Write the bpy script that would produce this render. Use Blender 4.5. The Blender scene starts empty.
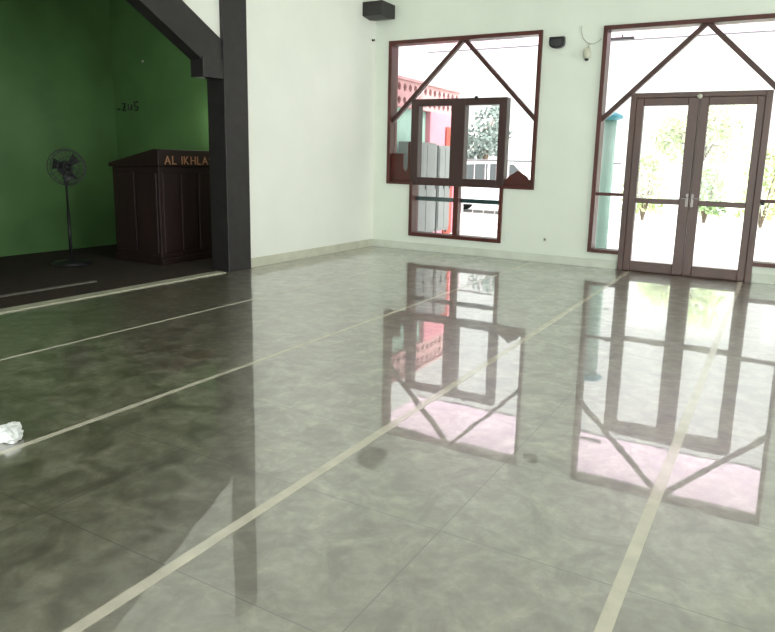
import bpy, bmesh, math, random
from mathutils import Vector, Matrix
random.seed(7)
S = 0.8                      # all coordinates below are in floor-tile pairs of 0.8 m; S turns them into metres
C = bpy.context.scene.collection
scn = bpy.context.scene

# ------------------------------------------------------------------ camera
cd = bpy.data.cameras.new('camera'); cam = bpy.data.objects.new('camera', cd); C.objects.link(cam)
R_ = (0.8733940885573739, 0.48636229516356755, 0.025188964176024627)
U_ = (-0.11254488794221612, 0.15124269000461565, 0.9820688860351101)
F_ = (-0.4738316307203523, 0.8605680487697616, -0.18683206139604946)
m = Matrix(((R_[0], U_[0], -F_[0]), (R_[1], U_[1], -F_[1]), (R_[2], U_[2], -F_[2]))).to_4x4()
m.translation = Vector((6.329376934, -10.115123057, 1.5)) * S
cam.matrix_world = m
cd.sensor_width = 36; cd.sensor_fit = 'HORIZONTAL'
cd.lens = 664.7197863823795 * 36 / 775
cd.shift_x = (387.5 - 408.18571) / 775
cd.shift_y = (288.34202677 - 316) / 775
cd.clip_end = 300
scn.camera = cam

# ------------------------------------------------------------------ sky, sun, exposure
SKY_FAR, SKY_SUN = 1.25, 5.5
w = bpy.data.worlds.new('overcast_sky'); scn.world = w; w.use_nodes = True
bg = w.node_tree.nodes['Background']; WN = w.node_tree.nodes; WL = w.node_tree.links
bg.inputs[0].default_value = (0.98, 0.98, 0.95, 1)
tcw = WN.new('ShaderNodeTexCoord'); dp = WN.new('ShaderNodeVectorMath'); dp.operation = 'DOT_PRODUCT'; dp.inputs[1].default_value = (.30, -.95, .1)
mr = WN.new('ShaderNodeMapRange'); mr.interpolation_type = 'SMOOTHSTEP'
for i_, v_ in ((1, -.5), (2, .8), (3, SKY_FAR), (4, SKY_SUN)): mr.inputs[i_].default_value = v_   # bright haze on the sun's side, dimmer opposite
WL.new(tcw.outputs['Generated'], dp.inputs[0]); WL.new(dp.outputs['Value'], mr.inputs[0]); WL.new(mr.outputs[0], bg.inputs[1])
sd = bpy.data.lights.new('sun', 'SUN'); sd.energy = 3.0; sd.angle = math.radians(8); sd.color = (1, .96, .9)
sun = bpy.data.objects.new('sun', sd); C.objects.link(sun)
sun.rotation_euler = Vector((1.0, 0.12, 1.35)).to_track_quat('Z', 'Y').to_euler()
sun.location = (4, 8, 12)

def portal(x, y, z, sx, sy, direction):
    """tells the renderer where the daylight comes in (gives no light of its own)"""
    l = bpy.data.lights.new('daylight_portal', 'AREA'); l.shape = 'RECTANGLE'; l.size = sx*S; l.size_y = sy*S
    l.cycles.is_portal = True
    o = bpy.data.objects.new('daylight_portal', l); C.objects.link(o); o.location = Vector((x, y, z))*S
    o.rotation_euler = Vector(direction).to_track_quat('-Z', 'Z' if abs(direction[2]) < .5 else 'Y').to_euler()

scn.view_settings.view_transform = 'Standard'
scn.view_settings.look = 'None'
scn.view_settings.exposure = 0.6
scn.view_settings.gamma = 1.0
scn.view_settings.use_curve_mapping = False

# ------------------------------------------------------------------ materials
def nt(name):
    m = bpy.data.materials.new(name); m.use_nodes = True
    return m, m.node_tree, m.node_tree.nodes['Principled BSDF']
def mat(name, c, rough=.5, var=.12, scale=6, bump=0, bscale=40, metal=0, ior=1.45, c2=None, stretch=None):
    m, t, b = nt(name); N = t.nodes; L = t.links
    tc = N.new('ShaderNodeTexCoord'); n = N.new('ShaderNodeTexNoise'); n.inputs['Scale'].default_value = scale
    n.inputs['Detail'].default_value = 6
    src = tc.outputs['Object']
    if stretch:
        mp = N.new('ShaderNodeMapping'); mp.inputs['Scale'].default_value = stretch
        L.new(src, mp.inputs['Vector']); src = mp.outputs[0]
    L.new(src, n.inputs['Vector'])
    r = N.new('ShaderNodeValToRGB'); e = r.color_ramp.elements
    if c2 is None:
        c2 = tuple(min(1, x*(1+var)) for x in c); c1 = tuple(x*(1-var) for x in c)
    else: c1 = c
    e[0].position = .3; e[1].position = .7
    e[0].color = (*c1, 1); e[1].color = (*c2, 1)
    L.new(n.outputs['Fac'], r.inputs[0]); L.new(r.outputs[0], b.inputs['Base Color'])
    b.inputs['Roughness'].default_value = rough; b.inputs['Metallic'].default_value = metal; b.inputs['IOR'].default_value = ior
    if bump:
        n2 = N.new('ShaderNodeTexNoise'); n2.inputs['Scale'].default_value = bscale
        bp = N.new('ShaderNodeBump'); bp.inputs['Strength'].default_value = bump; bp.inputs['Distance'].default_value = .01
        L.new(src, n2.inputs['Vector']); L.new(n2.outputs['Fac'], bp.inputs['Height']); L.new(bp.outputs[0], b.inputs['Normal'])
    return m
def glass_mat():
    m, t, b = nt('window_glass'); N = t.nodes; L = t.links
    N.remove(b); tr = N.new('ShaderNodeBsdfTransparent'); gl = N.new('ShaderNodeBsdfGlossy'); gl.inputs['Roughness'].default_value = .02
    tr.inputs[0].default_value = (.96, .98, .97, 1)
    fr = N.new('ShaderNodeFresnel'); fr.inputs[0].default_value = 1.45
    mx = N.new('ShaderNodeMixShader'); L.new(fr.outputs[0], mx.inputs[0]); L.new(tr.outputs[0], mx.inputs[1]); L.new(gl.outputs[0], mx.inputs[2])
    L.new(mx.outputs[0], N['Material Output'].inputs['Surface'])
    return m
def floor_mat():
    m, t, b = nt('polished_floor_tiles'); N = t.nodes; L = t.links
    tc = N.new('ShaderNodeTexCoord'); src = tc.outputs['Object']
    def noise(sc, det=8, rough=.6, dist=0):
        n = N.new('ShaderNodeTexNoise'); n.inputs['Scale'].default_value = sc; n.inputs['Detail'].default_value = det
        n.inputs['Roughness'].default_value = rough; n.inputs['Distortion'].default_value = dist; L.new(src, n.inputs['Vector']); return n
    def ramp(fac, a, ca, z, cz):
        r = N.new('ShaderNodeValToRGB'); e = r.color_ramp.elements; e[0].position = a; e[1].position = z
        e[0].color = (*ca, 1); e[1].color = (*cz, 1); L.new(fac, r.inputs[0]); return r
    base = ramp(noise(6, 10, .62, .8).outputs['Fac'], .36, FLOOR_A, .66, FLOOR_B)
    spots = ramp(noise(16, 6, .7, .4).outputs['Fac'], .42, (.52, .46, .36), .62, (1.0, 1.0, 1.0))
    mul = N.new('ShaderNodeMix'); mul.data_type = 'RGBA'; mul.blend_type = 'MULTIPLY'; mul.inputs[0].default_value = .8
    L.new(base.outputs[0], mul.inputs[6]); L.new(spots.outputs[0], mul.inputs[7])
    # grout: tiles of 0.6 m
    br = N.new('ShaderNodeTexBrick'); br.offset = 0; br.squash = 1
    mp = N.new('ShaderNodeMapping'); mp.inputs['Location'].default_value = (.0, .264, 0)
    L.new(src, mp.inputs[0]); L.new(mp.outputs[0], br.inputs['Vector'])
    br.inputs['Color1'].default_value = (1, 1, 1, 1); br.inputs['Color2'].default_value = (.93, .95, .93, 1); br.inputs['Mortar'].default_value = (.12, .11, .09, 1)
    br.inputs['Scale'].default_value = 1; br.inputs['Mortar Size'].default_value = .0022; br.inputs['Mortar Smooth'].default_value = .1
    br.inputs['Brick Width'].default_value = .6; br.inputs['Row Height'].default_value = .6
    m2 = N.new('ShaderNodeMix'); m2.data_type = 'RGBA'; m2.blend_type = 'MULTIPLY'; m2.inputs[0].default_value = 1
    L.new(mul.outputs[2], m2.inputs[6]); L.new(br.outputs['Color'], m2.inputs[7]); L.new(m2.outputs[2], b.inputs['Base Color'])
    b.inputs['Roughness'].default_value = .30; b.inputs['IOR'].default_value = FLOOR_IOR
    b.inputs['Coat Weight'].default_value = 1; b.inputs['Coat Roughness'].default_value = .02; b.inputs['Coat IOR'].default_value = 2.15
    bp = N.new('ShaderNodeBump'); bp.inputs['Strength'].default_value = .05; bp.inputs['Distance'].default_value = .01
    L.new(noise(3.5, 2, .5).outputs['Fac'], bp.inputs['Height']); L.new(bp.outputs[0], b.inputs['Normal']); L.new(bp.outputs[0], b.inputs['Coat Normal'])
    return m
FLOOR_A = (.095, .075, .045); FLOOR_B = (.37, .35, .28); FLOOR_IOR = 3.9
M = dict(
    mint=mat('pale_mint_wall_paint', (.73, .78, .70), .55, .03, 2, .05, 60),
    white=mat('lit_mint_wall_paint', (.84, .85, .79), .5, .02, 2, .05, 60),  # lighter copy of the mint paint: the left wall's stronger light put into colour
    ceiling=mat('ceiling_paint', (.88, .90, .84), .7, .03, 2),
    green=mat('green_niche_paint', (.105, .22, .075), .45, .18, 1.5, .05, 60),
    baseb=mat('cream_baseboard_tile', (.55, .55, .45), .3, .1, 5),
    dark=mat('dark_brown_painted_wood', (.022, .019, .020), .45, .2, 8, .1, 30),
    red=mat('red_brown_window_wood', (.075, .018, .012), .4, .25, 5, .1, 30, stretch=(1, 1, .3)),
    plum=mat('plum_brown_door_wood', (.085, .045, .038), .35, .2, 6, .1, 30, stretch=(1, 1, .2)),
    casement=mat('dark_brown_casement_wood', (.050, .024, .022), .4, .2, 6, .1, 30, stretch=(1, 1, .2)),
    podium=mat('dark_maroon_podium_wood', (.020, .008, .008), .55, .3, 7, .05, 30, stretch=(1, 1, .2)),
    podtrim=mat('dark_brown_podium_trim', (.018, .008, .007), .5, .2, 7),
    gold=mat('dull_gold_lettering', (.34, .17, .09), .5, .1, 10),
    tape=mat('cream_floor_tape', (.58, .54, .45), .12, .12, 9, ior=2.0),
    strip=mat('pale_threshold_tile', (.50, .48, .38), .3, .15, 7),
    carpet=mat('dark_brown_carpet', (.030, .018, .012), .95, .3, 20, .3, 200),
    rugb=mat('grey_rug_border', (.16, .15, .13), .9, .2, 20),
    black=mat('black_plastic', (.012, .012, .014), .4, .1, 10),
    dgrey=mat('dark_grey_plastic', (.035, .037, .04), .5, .1, 10),
    cream=mat('cream_plastic', (.55, .55, .45), .4, .1, 10),
    chrome=mat('brushed_chrome', (.22, .20, .19), .4, .05, 20, metal=1),
    tissue=mat('white_tissue_paper', (.85, .87, .88), .8, .03, 20),
    pink=mat('pink_wall_paint', (.62, .22, .28), .6, .06, 3),
    palepink=mat('pale_pink_breeze_block', (.52, .30, .30), .7, .08, 5),
    celadon=mat('celadon_green_paint', (.30, .48, .40), .6, .08, 4),
    teal=mat('teal_metal_paint', (.06, .30, .36), .4, .1, 6),
    dteal=mat('dark_teal_rail_paint', (.03, .07, .075), .4, .1, 6),
    orange=mat('red_brown_plank_door', (.35,.06,.04), .6, .2, 6),
    locker=mat('light_grey_locker_metal', (.17, .19, .19), .35, .05, 5),
    pave=mat('pale_courtyard_paving', (.55, .53, .52), .8, .1, 2, .1, 30),
    outw=mat('white_outdoor_plaster', (.78, .76, .77), .8, .05, 2),
    bark=mat('tree_bark', (.16, .12, .09), .9, .3, 10, .5, 30),
    leafa=mat('mid_green_leaves', (.24, .36, .16), .6, .3, 3),
    leafb=mat('yellow_green_leaves', (.34, .42, .18), .6, .3, 3),
    leafc=mat('grey_green_leaves', (.13, .16, .15), .6, .3, 3),
    carp=mat('white_car_paint', (.72, .74, .76), .2, .02, 4),
    carg=mat('dark_car_glass', (.02, .025, .03), .08, .05, 4),
    rubber=mat('black_rubber', (.02, .02, .02), .8, .1, 20),
    rail=mat('grey_railing_metal', (.22, .24, .25), .4, .1, 6),
    glass=glass_mat(), floor=floor_mat())

# ------------------------------------------------------------------ mesh helpers
ORI = {}
class MB:
    def __init__(s): s.bm = bmesh.new()
    def box(s, a, b, rot=None, pivot=None):
        x0, y0, z0 = a; x1, y1, z1 = b
        vs = [Vector(p) for p in ((x0,y0,z0),(x1,y0,z0),(x1,y1,z0),(x0,y1,z0),(x0,y0,z1),(x1,y0,z1),(x1,y1,z1),(x0,y1,z1))]
        if rot: 
            pv = Vector(pivot); vs = [rot @ (v-pv) + pv for v in vs]
        v = [s.bm.verts.new(p*S) for p in vs]
        for f in ((0,3,2,1),(4,5,6,7),(0,1,5,4),(1,2,6,5),(2,3,7,6),(3,0,4,7)): s.bm.faces.new([v[i] for i in f])
        return s
    def prism(s, pts, axis, a, b):
        """pts: 2D outline; axis 'x' -> (y,z), 'y' -> (x,z), 'z' -> (x,y); extruded from a to b"""
        def P(p, t): return {'x': (t, p[0], p[1]), 'y': (p[0], t, p[1]), 'z': (p[0], p[1], t)}[axis]
        A = [s.bm.verts.new(Vector(P(p, a))*S) for p in pts]; B = [s.bm.verts.new(Vector(P(p, b))*S) for p in pts]
        n = len(pts); s.bm.faces.new(A); s.bm.faces.new(B[::-1])
        for i in range(n): s.bm.faces.new((A[i], B[i], B[(i+1) % n], A[(i+1) % n]))
        return s
    def tube(s, path, r, n=10, caps=True):
        path = [Vector(p) for p in path]; rings = []
        for i, p in enumerate(path):
            d = (path[min(i+1, len(path)-1)] - path[max(i-1, 0)]).normalized()
            u = d.orthogonal().normalized() if i == 0 else (u - d*u.dot(d)).normalized()
            v = d.cross(u); rr = r[i] if isinstance(r, (list, tuple)) else r
            rings.append([s.bm.verts.new((p + (u*math.cos(k*2*math.pi/n) + v*math.sin(k*2*math.pi/n))*rr)*S) for k in range(n)])
        for a, b in zip(rings, rings[1:]):
            for k in range(n): s.bm.faces.new((a[k], a[(k+1) % n], b[(k+1) % n], b[k]))
        if caps: s.bm.faces.new(rings[0][::-1]); s.bm.faces.new(rings[-1])
        return s
    def ring(s, c, nrm, R, r, n=28, k=6):
        c = Vector(c); nrm = Vector(nrm).normalized(); u = nrm.orthogonal().normalized(); v = nrm.cross(u); rs = []
        for i in range(n):
            a = 2*math.pi*i/n; d = u*math.cos(a)+v*math.sin(a)
            rs.append([s.bm.verts.new((c + d*(R + r*math.cos(2*math.pi*j/k)) + nrm*r*math.sin(2*math.pi*j/k))*S) for j in range(k)])
        for i in range(n):
            for j in range(k): s.bm.faces.new((rs[i][j], rs[(i+1) % n][j], rs[(i+1) % n][(j+1) % k], rs[i][(j+1) % k]))
        return s
    def lathe(s, c, prof, n=20, axis=(0, 0, 1), half=False):
        c = Vector(c); ax = Vector(axis).normalized(); u = ax.orthogonal().normalized(); v = ax.cross(u)
        rs = [[s.bm.verts.new((c + ax*h + (u*math.cos(2*math.pi*k/n)+v*math.sin(2*math.pi*k/n))*max(r, .0005))*S) for k in range(n)] for r, h in prof]
        for a, b in zip(rs, rs[1:]):
            for k in range(n): s.bm.faces.new((a[k], a[(k+1) % n], b[(k+1) % n], b[k]))
        s.bm.faces.new(rs[0][::-1]); s.bm.faces.new(rs[-1])
        return s
    def build(s, name, material, parent=None, origin=None, smooth=False, bevel=0):
        bm = s.bm; bmesh.ops.recalc_face_normals(bm, faces=bm.faces)
        if parent is not None: o0 = ORI[parent.name]
        elif origin is not None: o0 = Vector(origin)*S
        else:
            cs = [v.co for v in bm.verts]
            o0 = Vector(((min(c.x for c in cs)+max(c.x for c in cs))/2, (min(c.y for c in cs)+max(c.y for c in cs))/2, min(c.z for c in cs)))
        for v in bm.verts: v.co -= o0
        me = bpy.data.meshes.new(name); bm.to_mesh(me); bm.free()
        me.materials.append(material)
        if smooth:
            for p in me.polygons: p.use_smooth = True
        o = bpy.data.objects.new(name, me); C.objects.link(o)
        if parent is not None: o.parent = parent
        else: o.location = o0
        ORI[o.name] = o0
        if bevel:
            md = o.modifiers.new('bevel', 'BEVEL'); md.width = bevel*S; md.segments = 2; md.limit_method = 'ANGLE'
        return o
def tag(o, label=None, cat=None, group=None, kind=None):
    if label: o['label'] = label
    if cat: o['category'] = cat
    if group: o['group'] = group
    if kind: o['kind'] = kind
    return o
def empty(name, loc, *a, **k):
    o = bpy.data.objects.new(name, None); C.objects.link(o); o.location = Vector(loc)*S; o.empty_display_size = .1
    ORI[o.name] = Vector(loc)*S
    return tag(o, *a, **k)
def grid_wall(xs, zs, holes, axis, t0, t1):
    """wall with rectangular holes as one closed skin; axis = direction of thickness"""
    b = MB(); cache = {}
    def V(i, j, t):
        if (i, j, t) not in cache:
            x, z = xs[i], zs[j]; p = (x, t, z) if axis == 'y' else (t, x, z)
            cache[(i, j, t)] = b.bm.verts.new(Vector(p)*S)
        return cache[(i, j, t)]
    def solid(i, j):
        if i < 0 or j < 0 or i >= len(xs)-1 or j >= len(zs)-1: return False
        cx = (xs[i]+xs[i+1])/2; cz = (zs[j]+zs[j+1])/2
        return not any(h[0] < cx < h[1] and h[2] < cz < h[3] for h in holes)
    for i in range(len(xs)-1):
        for j in range(len(zs)-1):
            if not solid(i, j): continue
            for t in (t0, t1): b.bm.faces.new((V(i,j,t), V(i+1,j,t), V(i+1,j+1,t), V(i,j+1,t)))
            for di, dj, q in ((-1,0,((i,j),(i,j+1))), (1,0,((i+1,j),(i+1,j+1))), (0,-1,((i,j),(i+1,j))), (0,1,((i,j+1),(i+1,j+1)))):
                if not solid(i+di, j+dj): b.bm.faces.new((V(*q[0],t0), V(*q[1],t0), V(*q[1],t1), V(*q[0],t1)))
    return b

# ------------------------------------------------------------------ room shell
XR, YB, H, T = 10.5, -13.5, 5.2, .2
tag(MB().box((-3.6, YB-T, -.15), (XR+T, T, 0)).build('floor', M['floor'], origin=(0, 0, 0)), kind='structure')
tag(MB().box((-3.6, YB-T, H), (XR+T, T, H+.15)).build('ceiling', M['ceiling']), kind='structure')
W1 = (.288, 2.955, 1.12, 3.485); W1L = (.75, 2.451, .245, 1.12)
D1 = (3.856, 6.58, .2276, 3.478); D1L = (4.33, 6.08, 0, .2276)
xs = [-.2, .288, .75, 2.451, 2.955, 3.856, 4.33, 6.08, 6.58, XR+T]
zs = [0, .2276, .245, 1.12, 3.478, 3.485, H]
tag(grid_wall(xs, zs, [W1, W1L, D1, D1L], 'y', 0, T).build('wall_far', M['mint'], origin=(0, 0, 0)), kind='structure')
# left wall: solid part beside the corner, then the gabled opening of the prayer niche
YP0, YP1, YC = -3.62, -3.19, -6.27
tag(MB().box((-T, YP1, 0), (0, -.0, H)).build('wall_left', M['white'], origin=(0, 0, 0)), kind='structure')
g = MB().prism([(YP0, 2.9), (YC, 4.32), (-8.92, 2.9), (-8.92, 0), (YB, 0), (YB, H), (YP0, H)], 'x', -.17, -.03)
tag(g.build('wall_niche_front', M['white'], origin=(0, 0, 0)), kind='structure')
# niche room
tag(MB().box((-3.6, -9.4, 0), (-3.4, -2.6, H)).build('wall_niche_back', M['green']), kind='structure')
tag(MB().box((-3.6, -2.6, 0), (-T, -2.4, H)).build('wall_niche_side', M['green']), kind='structure')
tag(MB().box((-3.6, -9.6, 0), (-T, -9.4, H)).build('wall_niche_end', M['green']), kind='structure')
# right and rear walls, with the openings daylight comes through
RO = [(-4.2, -.8, .3, 4.0), (-8.4, -5.0, .3, 4.0)]
BO = [(1.6, 5.6, .3, 4.1), (6.2, 10.2, .3, 4.1)]
ys = sorted({YB, 0} | {v for o in RO for v in o[:2]})
tag(grid_wall(ys, [0, .3, 4.0, H], RO, 'x', XR, XR+T).build('wall_right', M['mint'], origin=(XR, 0, 0)), kind='structure')
xb = sorted({-.2, XR+T} | {v for o in BO for v in o[:2]})
tag(grid_wall(xb, [0, .3, 4.1, H], BO, 'y', YB-T, YB).build('wall_rear', M['mint'], origin=(0, YB, 0)), kind='structure')
for a, b, c, d in RO: portal(XR+T+.05, (a+b)/2, (c+d)/2, b-a, d-c, (-1, 0, 0))
for a, b, c, d in BO: portal((a+b)/2, YB-T-.05, (c+d)/2, b-a, d-c, (0, 1, 0))
portal((W1[0]+W1[1])/2, T+.05, (W1L[2]+W1[3])/2, W1[1]-W1[0], W1[3]-W1L[2], (0, -1, 0))
portal((D1[0]+D1[1])/2, T+.05, D1[3]/2, D1[1]-D1[0], D1[3], (0, -1, 0))
# baseboards
tag(MB().box((0, YP1, 0), (.02, -.02, .13)).build('baseboard_left', M['baseb'], bevel=.004), kind='structure')
bb = MB()
for a, b in ((0, 4.30), (6.11, XR)): bb.box((a, -.02, 0), (b, 0, .13))
tag(bb.build('baseboard_far', mat('pale_baseboard_tile', (.60, .64, .56), .3, .06, 5), bevel=.004), kind='structure')

# ------------------------------------------------------------------ arch frame of the niche (dark pillars, rafters, corbels)
fr = empty('trim_1', (0, YP1, 0), kind='structure')
for sgn in (1, -1):
    my = (lambda y: y) if sgn == 1 else (lambda y: 2*YC - y)
    a, b = sorted((my(YP0), my(YP1)))
    MB().box((-.28, a, 0), (.025, b, H)).build('pillar', M['dark'], fr, bevel=.008)
    pts = [(YP0, 2.47), (YP0, 2.94), (-4.095, 3.20), (YC, 4.385), (YC, 3.95), (-3.95, 2.66), (-3.80, 2.60)]
    MB().prism([(my(y), z) for y, z in pts if (y, z) != (-3.80, 2.60)], 'x', -.20, .0).build('rafter', M['dark'], fr)
    MB().prism([(my(y), z) for y, z in ((YP0, 2.47), (YP0, 2.70), (-3.96, 2.70), (-3.96, 2.46))], 'x', -.20, .015).build('corbel', M['dark'], fr, bevel=.006)
tag(MB().box((-.11, -8.90, 0), (.045, -3.70, .012)).build('trim_2', M['strip'], bevel=.003), kind='structure')
# dark beam stub in the far corner near the ceiling
tag(MB().prism([(-.42, 3.83), (-.42, 4.05), (0, 4.05), (0, 3.83), (-.2, 3.80)], 'x', .0, .38).build('trim_3', M['dark'], bevel=.01), kind='structure')

# ------------------------------------------------------------------ windows and doors
def pane(parent, x0, x1, z0, z1, y=.09): return MB().box((x0, y, z0), (x1, y+.012, z1)).build('pane', M['glass'], parent)
def poly_pane(parent, pts, y=.09): return MB().prism(pts, 'y', y, y+.012).build('pane', M['glass'], parent)
def bar(b, p, q, t, y0, y1):
    p = Vector(p); q = Vector(q); d = (q-p).normalized(); n = Vector((-d.y, d.x))*t/2
    b.prism([(p+n)[:], (q+n)[:], (q-n)[:], (p-n)[:]], 'y', y0, y1)

wn = empty('window_1', (1.6, 0, .245), kind='structure')
x0, x1, z0, z1 = W1; lx0, lx1, lz0, _ = W1L; f = .06
b = MB()
b.box((x0, -.04, z1-f), (x1, .2, z1)).box((x0, -.04, z0), (x0+f, .2, z1-f)).box((x1-f, -.04, z0), (x1, .2, z1-f))
b.box((x0+f, -.04, z0), (lx0, .2, z0+.05)).box((lx1, -.04, z0), (x1-f, .2, z0+.05))
b.box((lx0, -.04, lz0), (lx0+f, .2, z0+.05)).box((lx1-f, -.04, lz0), (lx1, .2, z0+.05)).box((lx0+f, -.04, lz0), (lx1-f, .2, lz0+.06))
b.build('window_frame', M['red'], wn, bevel=.006)
ap = (1.64, 3.45); b = MB()
bar(b, (x0+.03, 2.16), ap, .062, .02, .10); bar(b, (x1-.03, 2.16), ap, .062, .02, .10)
b.build('chevron_bar', mat('dark_red_brown_chevron_wood', (.06, .022, .018), .4, .2, 6), wn, bevel=.004)
b = MB()   # upright casement frame with two lights
b.box((lx0, -.03, 1.12), (lx0+.14, .13, 2.53)).box((lx1-.13, -.03, 1.12), (lx1, .13, 2.53)).box((1.49, -.03, 1.12), (1.74, .13, 2.53))
for a, c in ((lx0+.14, 1.49), (1.74, lx1-.13)):
    b.box((a, -.03, 2.42), (c, .13, 2.53)).box((a, -.03, 1.12), (c, .13, 1.25))
b.build('casement_frame', M['casement'], wn, bevel=.008)
MB().box((1.57, .0, .305), (1.66, .12, 1.12)).build('mullion', M['red'], wn, bevel=.005)
pane(wn, lx0+.14, 1.49, 1.25, 2.42); pane(wn, 1.74, lx1-.13, 1.25, 2.42)
pane(wn, lx0+f, 1.57, .305, 1.12); pane(wn, 1.66, lx1-f, .305, 1.12)
poly_pane(wn, [(x0+f, 1.17), (lx0, 1.17), (lx0, 2.55), (x0+f, 2.16)], .11)
poly_pane(wn, [(x1-f, 1.17), (lx1, 1.17), (lx1, 2.55), (x1-f, 2.16)], .11)
poly_pane(wn, [(x0+f, 2.16), (1.64, 3.42), (x0+f, 3.42)], .11)
poly_pane(wn, [(x1-f, 2.16), (1.64, 3.42), (x1-f, 3.42)], .11)
poly_pane(wn, [(lx0, 2.53), (lx1, 2.53), (1.64, 3.42)], .11)
MB().prism([(x0+f, 1.16), (x0+f, 1.64), (.57, 1.64), (.575, 1.40), (.63, 1.33), (.66, 1.40), (.67, 1.83), (.705, 1.84), (.71, 1.30), (lx0, 1.28), (lx0, 1.16)], 'y', .04, .08).build('carved_panel', M['red'], wn)
pts = [(lx1, 1.16), (lx1, 1.27)] + [(lx1+.03+.36*t, 1.27 + .10*math.sin(math.pi*t)**.6 + (.04*(1-abs(t-.5)*5) if abs(t-.5) < .2 else 0)) for t in [i/14 for i in range(15)]] + [(x1-f, 1.27), (x1-f, 1.16)]
MB().prism(pts, 'y', .04, .08).build('carved_panel', M['red'], wn)
MB().lathe((1.93, -.045, 2.525), [(.02, -.02), (.035, 0), (.02, .02)], 12, (0, 1, 0)).build('catch', M['dark'], wn)
MB().box((lx0+f, .13, .85), (1.57, .17, .92)).box((1.66, .13, .85), (lx1-f, .17, .92)).box((1.57, .13, .85), (1.66, .17, .92)).build('guard_rail', M['dteal'], wn)

dr = empty('door_1', (5.21, 0, 0), kind='structure')
x0, x1, z0, z1 = D1; b = MB(); f = .06; dx0, dx1, dzt = 4.35, 6.07, 2.535; mx = 5.225
b.box((x0, -.04, z1-f), (x1, .2, z1)).box((x0, -.04, z0), (x0+f, .2, z1-f)).box((x1-f, -.04, z0), (x1, .2, z1-f))
b.box((x0+f, -.04, z0), (dx0-.02, .2, z0+.05)).box((dx1+.02, -.04, z0), (x1-f, .2, z0+.05))
b.box((x0+f, .0, 1.08), (dx0, .12, 1.125)).box((dx1, .0, 1.08), (x1-f, .12, 1.125))
b.build('window_frame', M['red'], dr, bevel=.006)
b = MB(); bar(b, (x0+.03, 2.16), (5.218, 3.44), .066, .02, .10); bar(b, (x1-.03, 2.16), (5.218, 3.44), .066, .02, .10)
b.build('chevron_bar', bpy.data.materials['dark_red_brown_chevron_wood'], dr, bevel=.004)
b = MB(); b.box((dx0+.05, -.04, 0), (dx1-.05, .18, .011)).box((dx0-.03, -.06, 0), (dx0+.05, .14, dzt)).box((dx1-.05, -.06, 0), (dx1+.03, .14, dzt)).box((dx0+.05, -.06, dzt-.07), (dx1-.05, .14, dzt))
b.build('door_frame', M['plum'], dr, bevel=.006)
def leaf(xa, xb, pa, pb):
    b = MB()
    b.box((xa, -.05, .012), (pa, .06, dzt-.07)).box((pb, -.05, .012), (xb, .06, dzt-.07))
    b.box((pa, -.05, 2.36), (pb, .06, dzt-.07)).box((pa, -.05, 1.0), (pb, .06, 1.07)).box((pa, -.05, .012), (pb, .06, .15))
    o = b.build('door_leaf', M['plum'], dr, bevel=.008)
    for za, zb in ((.15, 1.0), (1.07, 2.36)):
        MB().box((pa, .0, za), (pb, .012, zb)).build('pane', M['glass'], o)
    return o
l1 = leaf(dx0+.05, mx-.004, 4.50, 5.085); l2 = leaf(mx+.004, dx1-.05, 5.345, 5.925)
for lf, hx in ((l1, mx-.035), (l2, mx+.035)):
    MB().box((hx-.018, -.058, .98), (hx+.018, -.05, 1.16)).tube([(hx, -.055, 1.10), (hx, -.10, 1.10), (hx-.09*(1 if hx < mx else -1), -.10, 1.10)], .010, 8).build('door_handle', M['chrome'], lf, bevel=.002)
MB().lathe((mx, -.075, 2.47), [(.015, -.03), (.034, -.01), (.034, .01), (.02, .025)], 14, (0, 1, 0)).build('door_bolt', M['cream'], dr, smooth=True)
MB().lathe((dx1+.06, -.05, 1.08), [(.02, -.03), (.03, 0), (.02, .03)], 12, (0, 0, 1)).build('hinge_knob', M['dark'], dr, smooth=True)
poly_pane(dr, [(x0+f, z0+.05), (dx0-.03, z0+.05), (dx0-.03, 1.08), (x0+f, 1.08)], .07)
poly_pane(dr, [(x0+f, 1.125), (dx0-.03, 1.125), (dx0-.03, 2.5), (x0+f, 2.16)], .11)
poly_pane(dr, [(x1-f, z0+.05), (dx1+.03, z0+.05), (dx1+.03, 1.08), (x1-f, 1.08)], .07)
poly_pane(dr, [(x1-f, 1.125), (dx1+.03, 1.125), (dx1+.03, 2.5), (x1-f, 2.16)], .11)
poly_pane(dr, [(x0+f, 2.16), (5.218, 3.41), (x0+f, 3.41)], .11); poly_pane(dr, [(x1-f, 2.16), (5.218, 3.41), (x1-f, 3.41)], .11)
poly_pane(dr, [(dx0, dzt), (dx1, dzt), (5.218, 3.41)], .11)

def plain_window(name, a, b, c, d, axis, t):
    """simple framed window with a mullion, in the right or rear wall"""
    loc = (t, (a+b)/2, c) if axis == 'x' else ((a+b)/2, t, c)
    w_ = empty(name, loc, kind='structure'); m_ = MB()
    def bx(u0, u1, v0, v1, y0=-.06, y1=.06):
        return ((t+y0, u0, v0), (t+y1, u1, v1)) if axis == 'x' else ((u0, t+y0, v0), (u1, t+y1, v1))
    for q in ((a, b, d-.07, d), (a, b, c, c+.07), (a, a+.07, c+.07, d-.07), (b-.07, b, c+.07, d-.07), ((a+b)/2-.04, (a+b)/2+.04, c+.07, d-.07)): m_.box(*bx(*q))
    m_.build('window_frame', M['red'], w_, bevel=.006)
    for q in ((a+.07, (a+b)/2-.04), ((a+b)/2+.04, b-.07)): MB().box(*bx(q[0], q[1], c+.07, d-.07, -.006, .006)).build('pane', M['glass'], w_)
for i, o in enumerate(RO): plain_window('window_%d' % (i+2), *o, 'x', XR+.1)
for i, o in enumerate(BO): plain_window('window_%d' % (i+4), *o, 'y', YB-.1)

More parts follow.
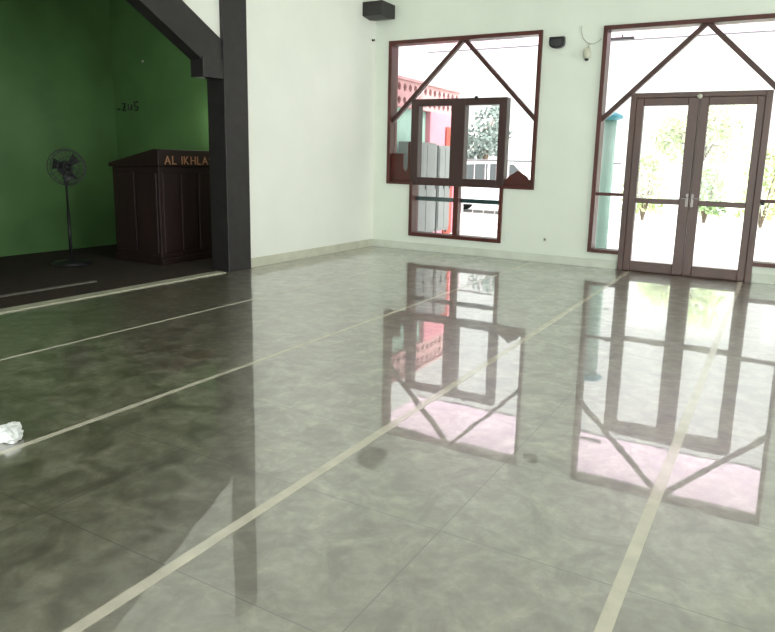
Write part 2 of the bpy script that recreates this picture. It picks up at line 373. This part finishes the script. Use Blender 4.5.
# ------------------------------------------------------------------ floor tapes (prayer row lines)
TL = {1.47: 'cream tape line on the floor nearest the niche threshold strip', 3.03: 'cream floor tape line passing beside the white crumpled tissue',
      4.51: 'cream floor tape line running from bottom left corner toward the far corner window', 5.98: 'cream floor tape line pointing at the double door, rightmost of the tapes'}
for x, lb in TL.items():
    wd = .014 if x < 2 else .019 if x < 4 else .026
    tag(MB().box((x-wd, YB+.3, 0), (x+wd, -.06, .0016)).build('floor_tape', M['tape']), lb, 'floor tape', 'tape lines marking the prayer rows')

# ------------------------------------------------------------------ niche contents
tag(MB().box((-3.38, -9.38, 0), (-.13, -2.62, .010)).build('niche_carpet', M['carpet']), 'dark brown carpet covering the niche floor behind the pale threshold', 'carpet')
rg = empty('prayer_rug', (-1.1, -6.2, .010), 'dark prayer rug with a thin grey edge lying in front of the pedestal fan', 'rug')
MB().box((-1.60, -7.20, .010), (-.68, -5.12, .024)).build('rug_body', M['carpet'], rg, bevel=.004)
MB().box((-.68, -7.20, .010), (-.62, -5.12, .026)).build('rug_border', M['rugb'], rg, bevel=.004)

py0, py1 = -3.83, -2.72; pd = empty('podium', (-1.4, -3.3, .01), 'dark maroon wooden podium lettered in gold along its top, beside the dark pillar', 'podium')
b = MB(); ztop = 1.585
b.prism([(-1.98, .10), (-1.98, 1.33), (-1.04, 1.36), (-1.04, .10)], 'y', py0+.03, py1-.03); b.build('body', M['podium'], pd, bevel=.01)
MB().box((-2.0, py0, .01), (-1.0, py1, .10)).build('plinth', M['podtrim'], pd, bevel=.01)
b = MB(); b.prism([(-2.02, 1.33), (-1.0, 1.36), (-1.0, ztop), (-1.10, ztop), (-2.02, 1.385)], 'y', py0, py1); b.build('top', M['podtrim'], pd, bevel=.008)
for i in range(3):
    a = py0+.08+i*.325; MB().box((-1.045, a, .17), (-1.02, a+.29, 1.27)).build('front_panel', M['podium'], pd, bevel=.012)
for i in range(2):
    a = -1.92+i*.44; MB().box((a, py0+.012, .17), (a+.40, py0+.035, 1.27)).build('side_panel', M['podium'], pd, bevel=.012)
rot = Matrix(((0, 0, 1), (1, 0, 0), (0, 1, 0))); adv = -3.73
for ch_ in 'AL IKHLAS':
    if ch_ == ' ': adv += .07; continue
    tc = bpy.data.curves.new('letter', 'FONT'); tc.body = ch_; tc.size = .165*S; tc.extrude = .004*S
    to = bpy.data.objects.new('letter_source', tc); C.objects.link(to); bpy.context.view_layer.update()
    me = bpy.data.meshes.new_from_object(to.evaluated_get(bpy.context.evaluated_depsgraph_get())); bpy.data.objects.remove(to)
    xs_ = [v.co.x for v in me.vertices]; lo, wl_ = min(xs_), max(xs_)-min(xs_)
    for v in me.vertices:
        v.co.x -= lo; v.co = rot @ v.co + Vector((-.995, adv, 1.385))*S - ORI[pd.name]
    adv += wl_/S + .026
    me.materials.append(M['gold']); to = bpy.data.objects.new('letter', me); C.objects.link(to); to.parent = pd; to['label'] = 'dull gold letter ' + ch_

# pedestal fan
fx, fy = -2.0, -4.50; fn = empty('pedestal_fan', (fx, fy, .01), 'dark pedestal fan standing in the unlit niche left of the podium', 'fan')
MB().lathe((fx, fy, .01), [(.24, 0), (.25, .02), (.22, .045), (.05, .07), (.035, .12)], 28).build('base', M['black'], fn, smooth=True)
MB().tube([(fx, fy, .08), (fx, fy, .75)], .022, 12).tube([(fx, fy, .75), (fx, fy, 1.13)], .015, 12).build('pole', M['black'], fn, smooth=True)
d = Vector((.93, -.33, .05)).normalized(); hc = Vector((fx+.14, fy-.07, 1.32))
MB().lathe(hc-d*.22, [(.05, 0), (.085, .03), (.09, .12), (.06, .16)], 18, d).tube([(fx, fy, 1.10), (fx-.03, fy+.01, 1.28)], .03, 10).build('motor_housing', M['dgrey'], fn, smooth=True)
b = MB(); u = d.orthogonal().normalized(); v = d.cross(u)
for dd, RR in ((0, .235), (-.05, .225), (.05, .21), (.065, .13), (.07, .06)): b.ring(hc+d*dd, d, RR, .005)
for k in range(20):
    a = 2*math.pi*k/20; e = u*math.cos(a)+v*math.sin(a)
    b.tube([hc+d*.07+e*.04, hc+d*.065+e*.13, hc+d*.05+e*.21, hc+e*.235, hc-d*.05+e*.225, hc-d*.07+e*.08], .003, 5)
b.build('cage', M['dgrey'], fn, smooth=True)
for k in range(3):
    a0 = 2*math.pi*k/3; b = MB(); vs = []
    for rr, aw, tw in ((.03, .5, .02), (.10, .45, .03), (.19, .40, .025)):
        for s_ in (-1, 1):
            a = a0+s_*aw; e = u*math.cos(a)+v*math.sin(a); vs.append(hc+e*rr+d*tw*s_)
    va = [b.bm.verts.new((p+d*.003)*S) for p in vs]; vb = [b.bm.verts.new((p-d*.003)*S) for p in vs]
    for i in (0, 2): b.bm.faces.new((va[i], va[i+1], va[i+3], va[i+2])); b.bm.faces.new((vb[i], vb[i+2], vb[i+3], vb[i+1]))
    for i, j in ((0, 1), (1, 3), (3, 5), (5, 4), (4, 2), (2, 0)): b.bm.faces.new((va[i], va[j], vb[j], vb[i]))
    b.build('blade', M['black'], fn)
MB().lathe(hc-d*.03, [(.035, 0), (.035, .05), (.02, .08)], 12, d).build('hub', M['black'], fn, smooth=True)

# small dark lettering stuck on the green wall
bx, by, bz = -3.12, -2.606, 2.255
wt = empty('wall_lettering', (bx, -2.6, bz), 'small row of dark raised characters on the green niche wall above the podium', 'wall lettering')
for path in ([(-.25, -.03), (-.18, -.03)], [(-.10, .06), (-.03, .06), (-.05, 0), (-.10, -.05), (-.02, -.05)], [(.07, .05), (.07, -.04), (.15, -.04), (.15, .04)],
             [(.33, .08), (.24, .08), (.24, .02), (.33, .0), (.31, -.05), (.24, -.05)]):
    MB().tube([(bx+p*.85, by, bz+q) for p, q in path], .014, 6).build('character', M['black'], wt)
tag(MB().lathe((-2.68, -2.62, 2.95), [(.012, 0), (.02, .02)], 10, (0, 1, 0)).build('wall_hook', M['cream']), 'tiny pale nail on the green niche wall above the dark characters', 'hook')

# added lamp, hidden behind the pillar, to put a glow on the green wall
nl = empty('added_niche_light', (-.92, -2.6, 1.98), 'added glow source inside the niche, unseen behind the dark pillar', 'lamp')
MB().box((-.98, -2.64, 1.92), (-.86, -2.6, 2.08)).build('bracket', M['cream'], nl, bevel=.006)
MB().tube([(-.92, -2.64, 2.00), (-.92, -2.70, 2.00)], .015, 8).build('arm', M['cream'], nl)
em = bpy.data.materials.new('added_niche_glow'); em.use_nodes = True; eb = em.node_tree.nodes['Principled BSDF']
eb.inputs['Base Color'].default_value = (.9, .9, .85, 1); eb.inputs['Emission Color'].default_value = (1, .97, .9, 1); eb.inputs['Emission Strength'].default_value = 45
MB().lathe((-.92, -2.76, 2.00), [(.01, -.06), (.04, -.045), (.06, 0), (.04, .045), (.01, .06)], 16).build('globe', em, nl, smooth=True)

# ------------------------------------------------------------------ far wall fittings
wl = empty('wall_speaker', (3.19, 0, 3.2), 'black flat-topped rounded speaker on the wall between window and door', 'speaker')
out = [(-.115, .08), (.115, .08), (.115, .0)] + [(.115*math.cos(a)*.98, -.02-.06*math.sin(a)) for a in [i*math.pi/10 for i in range(11)]] + [(-.115, .0)]
MB().prism([(3.19+x, 3.285+z) for x, z in out], 'y', -.09, 0).build('housing', M['black'], wl, bevel=.012)
MB().prism([(3.19+x*.68, 3.275+z*.62) for x, z in out], 'y', -.102, -.088).build('grille', M['dgrey'], wl, bevel=.004)
bl = empty('bulb_holder', (3.645, 0, 3.03), 'small off-white oval fitting with a loose cable, on wall left of the door window', 'light fitting')
MB().lathe((3.645, -.05, 3.03), [(.02, 0), (.05, .02), (.058, .07), (.05, .12), (.03, .16)], 16).build('holder', M['cream'], bl, smooth=True)
MB().lathe((3.645, -.05, 3.02), [(.015, -.015), (.03, 0), (.03, .02)], 12).build('socket', M['dgrey'], bl, smooth=True)
MB().tube([(3.53, -.012, 3.50), (3.53, -.012, 3.43), (3.56, -.012, 3.33), (3.63, -.012, 3.26), (3.71, -.012, 3.24), (3.79, -.012, 3.27), (3.83, -.012, 3.31)], .006, 6).tube([(3.66, -.012, 3.25), (3.65, -.02, 3.19)], .006, 6).build('cable', mat('grey_cable', (.40, .40, .36), .5), bl, smooth=True)
ol = empty('cable_outlet', (3.18, 0, .33), 'tiny dark cable outlet low on the far wall right of the window', 'outlet')
MB().box((3.155, -.008, .33), (3.205, 0, .39)).build('plate', M['cream'], ol, bevel=.003)
MB().lathe((3.18, -.008, .36), [(.014, 0), (.010, -.012)], 10, (0, 1, 0)).build('socket', M['black'], ol)
tag(MB().lathe((.0, -.10, 3.505), [(.02, 0), (.012, .03), (.022, .04)], 10, (1, 0, 0)).build('wall_hook', M['black']), 'tiny black hook high on the brighter left wall beside the far corner', 'hook')

# crumpled tissue on the floor at the left
b = MB()
for cx, cy, r, sd_ in ((2.90, -8.235, .050, 1), (2.80, -8.15, .030, 2), (2.80, -8.29, .036, 3)):
    rnd = random.Random(sd_); t_ = bmesh.new(); bmesh.ops.create_icosphere(t_, subdivisions=3, radius=1)
    ph = [Vector((rnd.uniform(-1, 1), rnd.uniform(-1, 1), rnd.uniform(-1, 1))) for _ in range(14)]; mp = {}
    for v in t_.verts:
        k = 1 + sum(.10*abs(math.sin(5*v.co.dot(p)+i)) for i, p in enumerate(ph)) - .65
        q = v.co*k*r; mp[v] = b.bm.verts.new(Vector((cx+q.x*1.3, cy+q.y, max(.002, .55*r+q.z*.8)))*S)
    for f_ in t_.faces: b.bm.faces.new([mp[v] for v in f_.verts])
    t_.free()
tag(b.build('crumpled_tissue', M['tissue']), 'crumpled white tissue on the floor beside a tape line at far left', 'tissue')

# ------------------------------------------------------------------ outside: court, canopy
tag(MB().box((-40, T, -.35), (40, 45, -.15)).build('ground', M['pave'], origin=(0, 0, -.15)), kind='structure')
cm, ct, cb = nt('translucent_pinkish_roof_sheet')       # milky plastic roofing that lets daylight through
tl = ct.nodes.new('ShaderNodeBsdfTranslucent'); tl.inputs[0].default_value = (.95, .84, .93, 1); cb.inputs['Base Color'].default_value = (.88, .78, .85, 1); cb.inputs['Roughness'].default_value = .6
cx_ = ct.nodes.new('ShaderNodeMixShader'); cx_.inputs[0].default_value = .72
ct.links.new(cb.outputs[0], cx_.inputs[1]); ct.links.new(tl.outputs[0], cx_.inputs[2]); ct.links.new(cx_.outputs[0], ct.nodes['Material Output'].inputs['Surface'])
tag(MB().box((-.4, T, 3.75), (14, 2.70, 3.754)).build('trim_4', cm), kind='structure')
tag(MB().box((-.4, 2.68, 3.73), (14, 2.73, 3.775)).build('trim_5', M['rail']), kind='structure')
tag(MB().box((-3, T, -.15), (12, 2.6, -.02)).build('porch', M['outw']), kind='structure')
cl = empty('canopy_lamp', (3.64, 2.2, 3.67), 'small dark lamp hanging under the porch canopy above the door sidelight', 'lamp')
MB().box((3.45, 2.16, 3.66), (3.84, 2.24, 3.705)).build('lamp_shade', M['dgrey'], cl, bevel=.01)
MB().tube([(3.64, 2.2, 3.70), (3.64, 2.2, 3.752)], .015, 8).build('stem', M['dgrey'], cl)
ps = empty('round_post', (3.60, 2.0, -.02), 'pale green round post with a teal cap outside the left sidelight', 'post')
MB().tube([(3.60, 2.0, -.02), (3.60, 2.0, 2.32)], .105, 20).build('shaft', M['celadon'], ps, smooth=True)
MB().lathe((3.60, 2.0, 2.30), [(.12, 0), (.20, .03), (.20, .08), (.10, .13)], 24).build('cap', M['teal'], ps)

# pink side building with breeze blocks
hs = empty('pink_building', (-1.5, 3, -.15), 'pink building with a pierced block band under its eave, seen through the left window', 'building')
MB().box((-3.0, 3.1, -.15), (-.5, 4.45, 2.58)).build('wall', M['pink'], hs)
MB().box((-3.0, .6, -.15), (-.62, 3.1, 2.58)).build('back_wall', M['celadon'], hs)
MB().box((-.5, 3.85, -.15), (-.46, 4.25, 2.30)).build('plank_door', M['orange'], hs, bevel=.01)
b = MB(); y0_, y1_, za, zb = .5, 4.5, 2.58, 3.10
ny = 18; dy = (y1_-y0_)/ny; nz = 2; dz = (zb-za)/nz
for i in range(ny):
    for j in range(nz):
        cy, cz = y0_+(i+.5)*dy, za+(j+.5)*dz; hy, hz = dy/2, dz/2
        ou = [(cy-hy, cz-hz), (cy, cz-hz), (cy+hy, cz-hz), (cy+hy, cz), (cy+hy, cz+hz), (cy, cz+hz), (cy-hy, cz+hz), (cy-hy, cz)]
        q = .62; dm = [(cy-hy*.42, cz-hz*.42), (cy, cz-hz*q), (cy+hy*.42, cz-hz*.42), (cy+hy*q, cz), (cy+hy*.42, cz+hz*.42), (cy, cz+hz*q), (cy-hy*.42, cz+hz*.42), (cy-hy*q, cz)]
        R4 = []
        for X in (-.62, -.50):
            R4.append(([b.bm.verts.new(Vector((X, *p))*S) for p in ou], [b.bm.verts.new(Vector((X, *p))*S) for p in dm]))
        for k in range(8):
            n_ = (k+1) % 8
            for o_, i_ in R4: b.bm.faces.new((o_[k], o_[n_], i_[n_], i_[k]))
            b.bm.faces.new((R4[0][1][k], R4[0][1][n_], R4[1][1][n_], R4[1][1][k]))
b.build('breeze_blocks', M['palepink'], hs)
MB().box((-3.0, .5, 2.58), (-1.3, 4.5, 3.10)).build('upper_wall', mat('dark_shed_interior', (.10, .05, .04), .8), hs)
MB().box((-3.1, .4, 3.10), (-.44, 4.6, 3.16)).build('eave', M['palepink'], hs, bevel=.01)

def locker(ya, yb, zt, label):
    r = empty('locker', (-.3, (ya+yb)/2, -.02), label, 'locker', 'grey lockers outside the left window')
    MB().box((-.48, ya, .04), (-.08, yb, zt)).build('body', M['locker'], r, bevel=.01)
    for a, c in ((ya+.02, (ya+yb)/2-.008), ((ya+yb)/2+.008, yb-.02)):
        o = MB().box((-.08, a, .10), (-.06, c, zt-.05)).build('door', M['locker'], r, bevel=.006)
        MB().box((-.06, c-.06, .95), (-.045, c-.04, 1.10)).build('handle', M['dgrey'], o)
    for a in (ya+.05, yb-.05):
        for x_ in (-.44, -.12): MB().tube([(x_, a, -.02), (x_, a, .05)], .02, 8).build('foot', M['dgrey'], r)
locker(1.70, 2.62, 1.90, 'light grey two-door locker outside the left window, nearer and wider')
locker(2.72, 3.30, 1.86, 'light grey narrow locker behind the wider one, outside the left window')

# railing round the court
ra = empty('railing', (1.2, 4.3, -.15), 'white railing with a dark top rail crossing behind the left window', 'railing')
MB().tube([(-.4, 4.6, 1.58), (3.3, 4.6, 1.58)], .022, 8).build('top_rail', M['rail'], ra)
b = MB().tube([(-.4, 4.6, .12), (3.3, 4.6, .12)], .02, 6).tube([(-.4, 4.6, .75), (3.3, 4.6, .75)], .014, 6)
b.build('lower_rail', M['outw'], ra)
for k in range(14):
    x_ = -.35+k*.28; MB().tube([(x_, 4.6, -.15), (x_, 4.6, 1.58)], .030 if k % 4 == 0 else .012, 8).build('baluster', M['outw'], ra)

# parked car
def car(cx, cy):
    c_ = empty('parked_car', (cx, cy, -.15), 'white car parked beyond the railing, seen through the left window', 'car')
    g0 = -.15; L2 = 2.6
    prof = [(-L2, .30), (-L2, .80), (-L2+.15, .98), (-1.55, 1.08), (-.85, 1.72), (.95, 1.78), (1.75, 1.15), (L2-.1, 1.02), (L2, .78), (L2, .30)]
    MB().prism([(cx+x, g0+z) for x, z in prof], 'y', cy-.95, cy+.95).build('body', M['carp'], c_, bevel=.08)
    for s_ in (-1, 1):
        for a in ([(-1.30, 1.12), (-.80, 1.62), (.02, 1.66), (.02, 1.12)], [(.10, 1.12), (.10, 1.66), (.90, 1.66), (1.45, 1.15)]):
            MB().prism([(cx+x, g0+z) for x, z in a], 'y', cy+s_*.945, cy+s_*.962).build('side_window', M['carg'], c_)
        for wx in (-1.6, 1.65):
            MB().lathe((cx+wx, cy+s_*.80, g0+.38), [(.20, -.12), (.38, -.12), (.40, -.06), (.40, .10), (.36, .17), (.18, .17)], 24, (0, s_, 0)).build('wheel', M['rubber'], c_)
        MB().box((cx-L2-.01, cy+s_*.75-.16, g0+.72), (cx-L2+.10, cy+s_*.75+.16, g0+.88)).build('headlight', M['chrome'], c_, bevel=.02)
car(-2.2, 11.5)

# trees
def tree(x, y, h, r, material, n, label, seed):
    rnd = random.Random(seed); t = empty('courtyard_tree', (x, y, -.15), label, 'tree', 'trees beyond the courtyard')
    b = MB(); top = Vector((x+rnd.uniform(-.2, .2), y, h*.72)); b.tube([(x, y, -.15), (x+.05, y, h*.3), top], [.16, .12, .05], 10)
    cs = []
    for k in range(9):
        a = rnd.uniform(0, 6.28); rr = r*rnd.uniform(.3, .8); c = Vector((x+rr*math.cos(a), y+rr*math.sin(a), h*rnd.uniform(.42, .95)))
        b.tube([(x+.03, y, h*rnd.uniform(.3, .55)), (top+c)/2-Vector((0, 0, .2)), c], [.06, .04, .015], 6); cs.append((c, r*rnd.uniform(.35, .6)))
    b.build('trunk', M['bark'], t, smooth=True)
    b = MB()
    for k in range(n):
        c, q = rnd.choice(cs); dv = Vector((rnd.gauss(0, 1), rnd.gauss(0, 1), rnd.gauss(0, .8))).normalized()*q*rnd.uniform(.3, 1)**.6
        p = c+dv; s_ = rnd.uniform(.07, .14); a1 = Vector((rnd.gauss(0, 1), rnd.gauss(0, 1), rnd.gauss(0, 1))).normalized(); a2 = a1.orthogonal().normalized()*s_*.5
        b.bm.faces.new([b.bm.verts.new(z*S) for z in (p-a1*s_, p+a2, p+a1*s_, p-a2)])
    b.build('foliage', material, t)
tree(-4.55, 16.0, 4.1, 1.25, M['leafc'], 1500, 'grey-green tree beyond the railing, seen through the left window', 1)
tree(3.6, 15.5, 4.0, 1.5, M['leafb'], 1500, 'yellow-green tree seen through the left leaf of the door', 3)
tree(8.0, 18.5, 3.8, 1.5, M['leafa'], 1400, 'mid-green tree seen through the right leaf of the door', 4)
def shrub(x, y, r_, h, material, n, label, seed):
    rnd = random.Random(seed); t = empty('courtyard_shrub', (x, y, -.15), label, 'shrub', 'shrubs across the courtyard')
    b = MB()
    for k in range(6):
        a = k*1.05; b.tube([(x, y, -.15), (x+.3*r_*math.cos(a), y+.3*r_*math.sin(a), h*.4), (x+.7*r_*math.cos(a), y+.7*r_*math.sin(a), h*.8)], [.04, .025, .01], 5)
    b.build('stem', M['bark'], t); b = MB()
    for k in range(n):
        a = rnd.uniform(0, 6.283); q = r_*rnd.uniform(.1, 1)**.5; z = h*rnd.uniform(.05, 1); q *= math.sqrt(max(.05, 1-(z/h)**3))
        p = Vector((x+q*math.cos(a), y+q*math.sin(a), z)); s_ = rnd.uniform(.06, .12); a1 = Vector((rnd.gauss(0, 1), rnd.gauss(0, 1), rnd.gauss(0, 1))).normalized(); a2 = a1.orthogonal().normalized()*s_*.5
        b.bm.faces.new([b.bm.verts.new(z_*S) for z_ in (p-a1*s_, p+a2, p+a1*s_, p-a2)])
    b.build('foliage', material, t)
shrub(2.5, 12.4, .70, 1.9, M['leafb'], 700, 'yellow-green shrub seen through the left edge of the left door leaf', 11)
shrub(4.3, 12.8, .60, 1.5, M['leafa'], 600, 'low mid-green shrub seen behind the meeting stiles of the door', 12)
shrub(5.9, 12.2, .75, 2.1, M['leafb'], 700, 'tall yellow-green shrub seen near the right jamb of the door', 13)
# boundary wall with dark slots far across the court
bw = empty('boundary_wall', (5, 22, -.15), 'low white wall with dark slots across the courtyard beyond the door', 'wall')
MB().box((-14, 22, -.15), (20, 22.2, .55)).build('wall', M['outw'], bw)
for k in range(9): MB().box((.2+k*1.5, 21.98, .05), (1.1+k*1.5, 22.0, .17)).build('slot', M['dgrey'], bw)
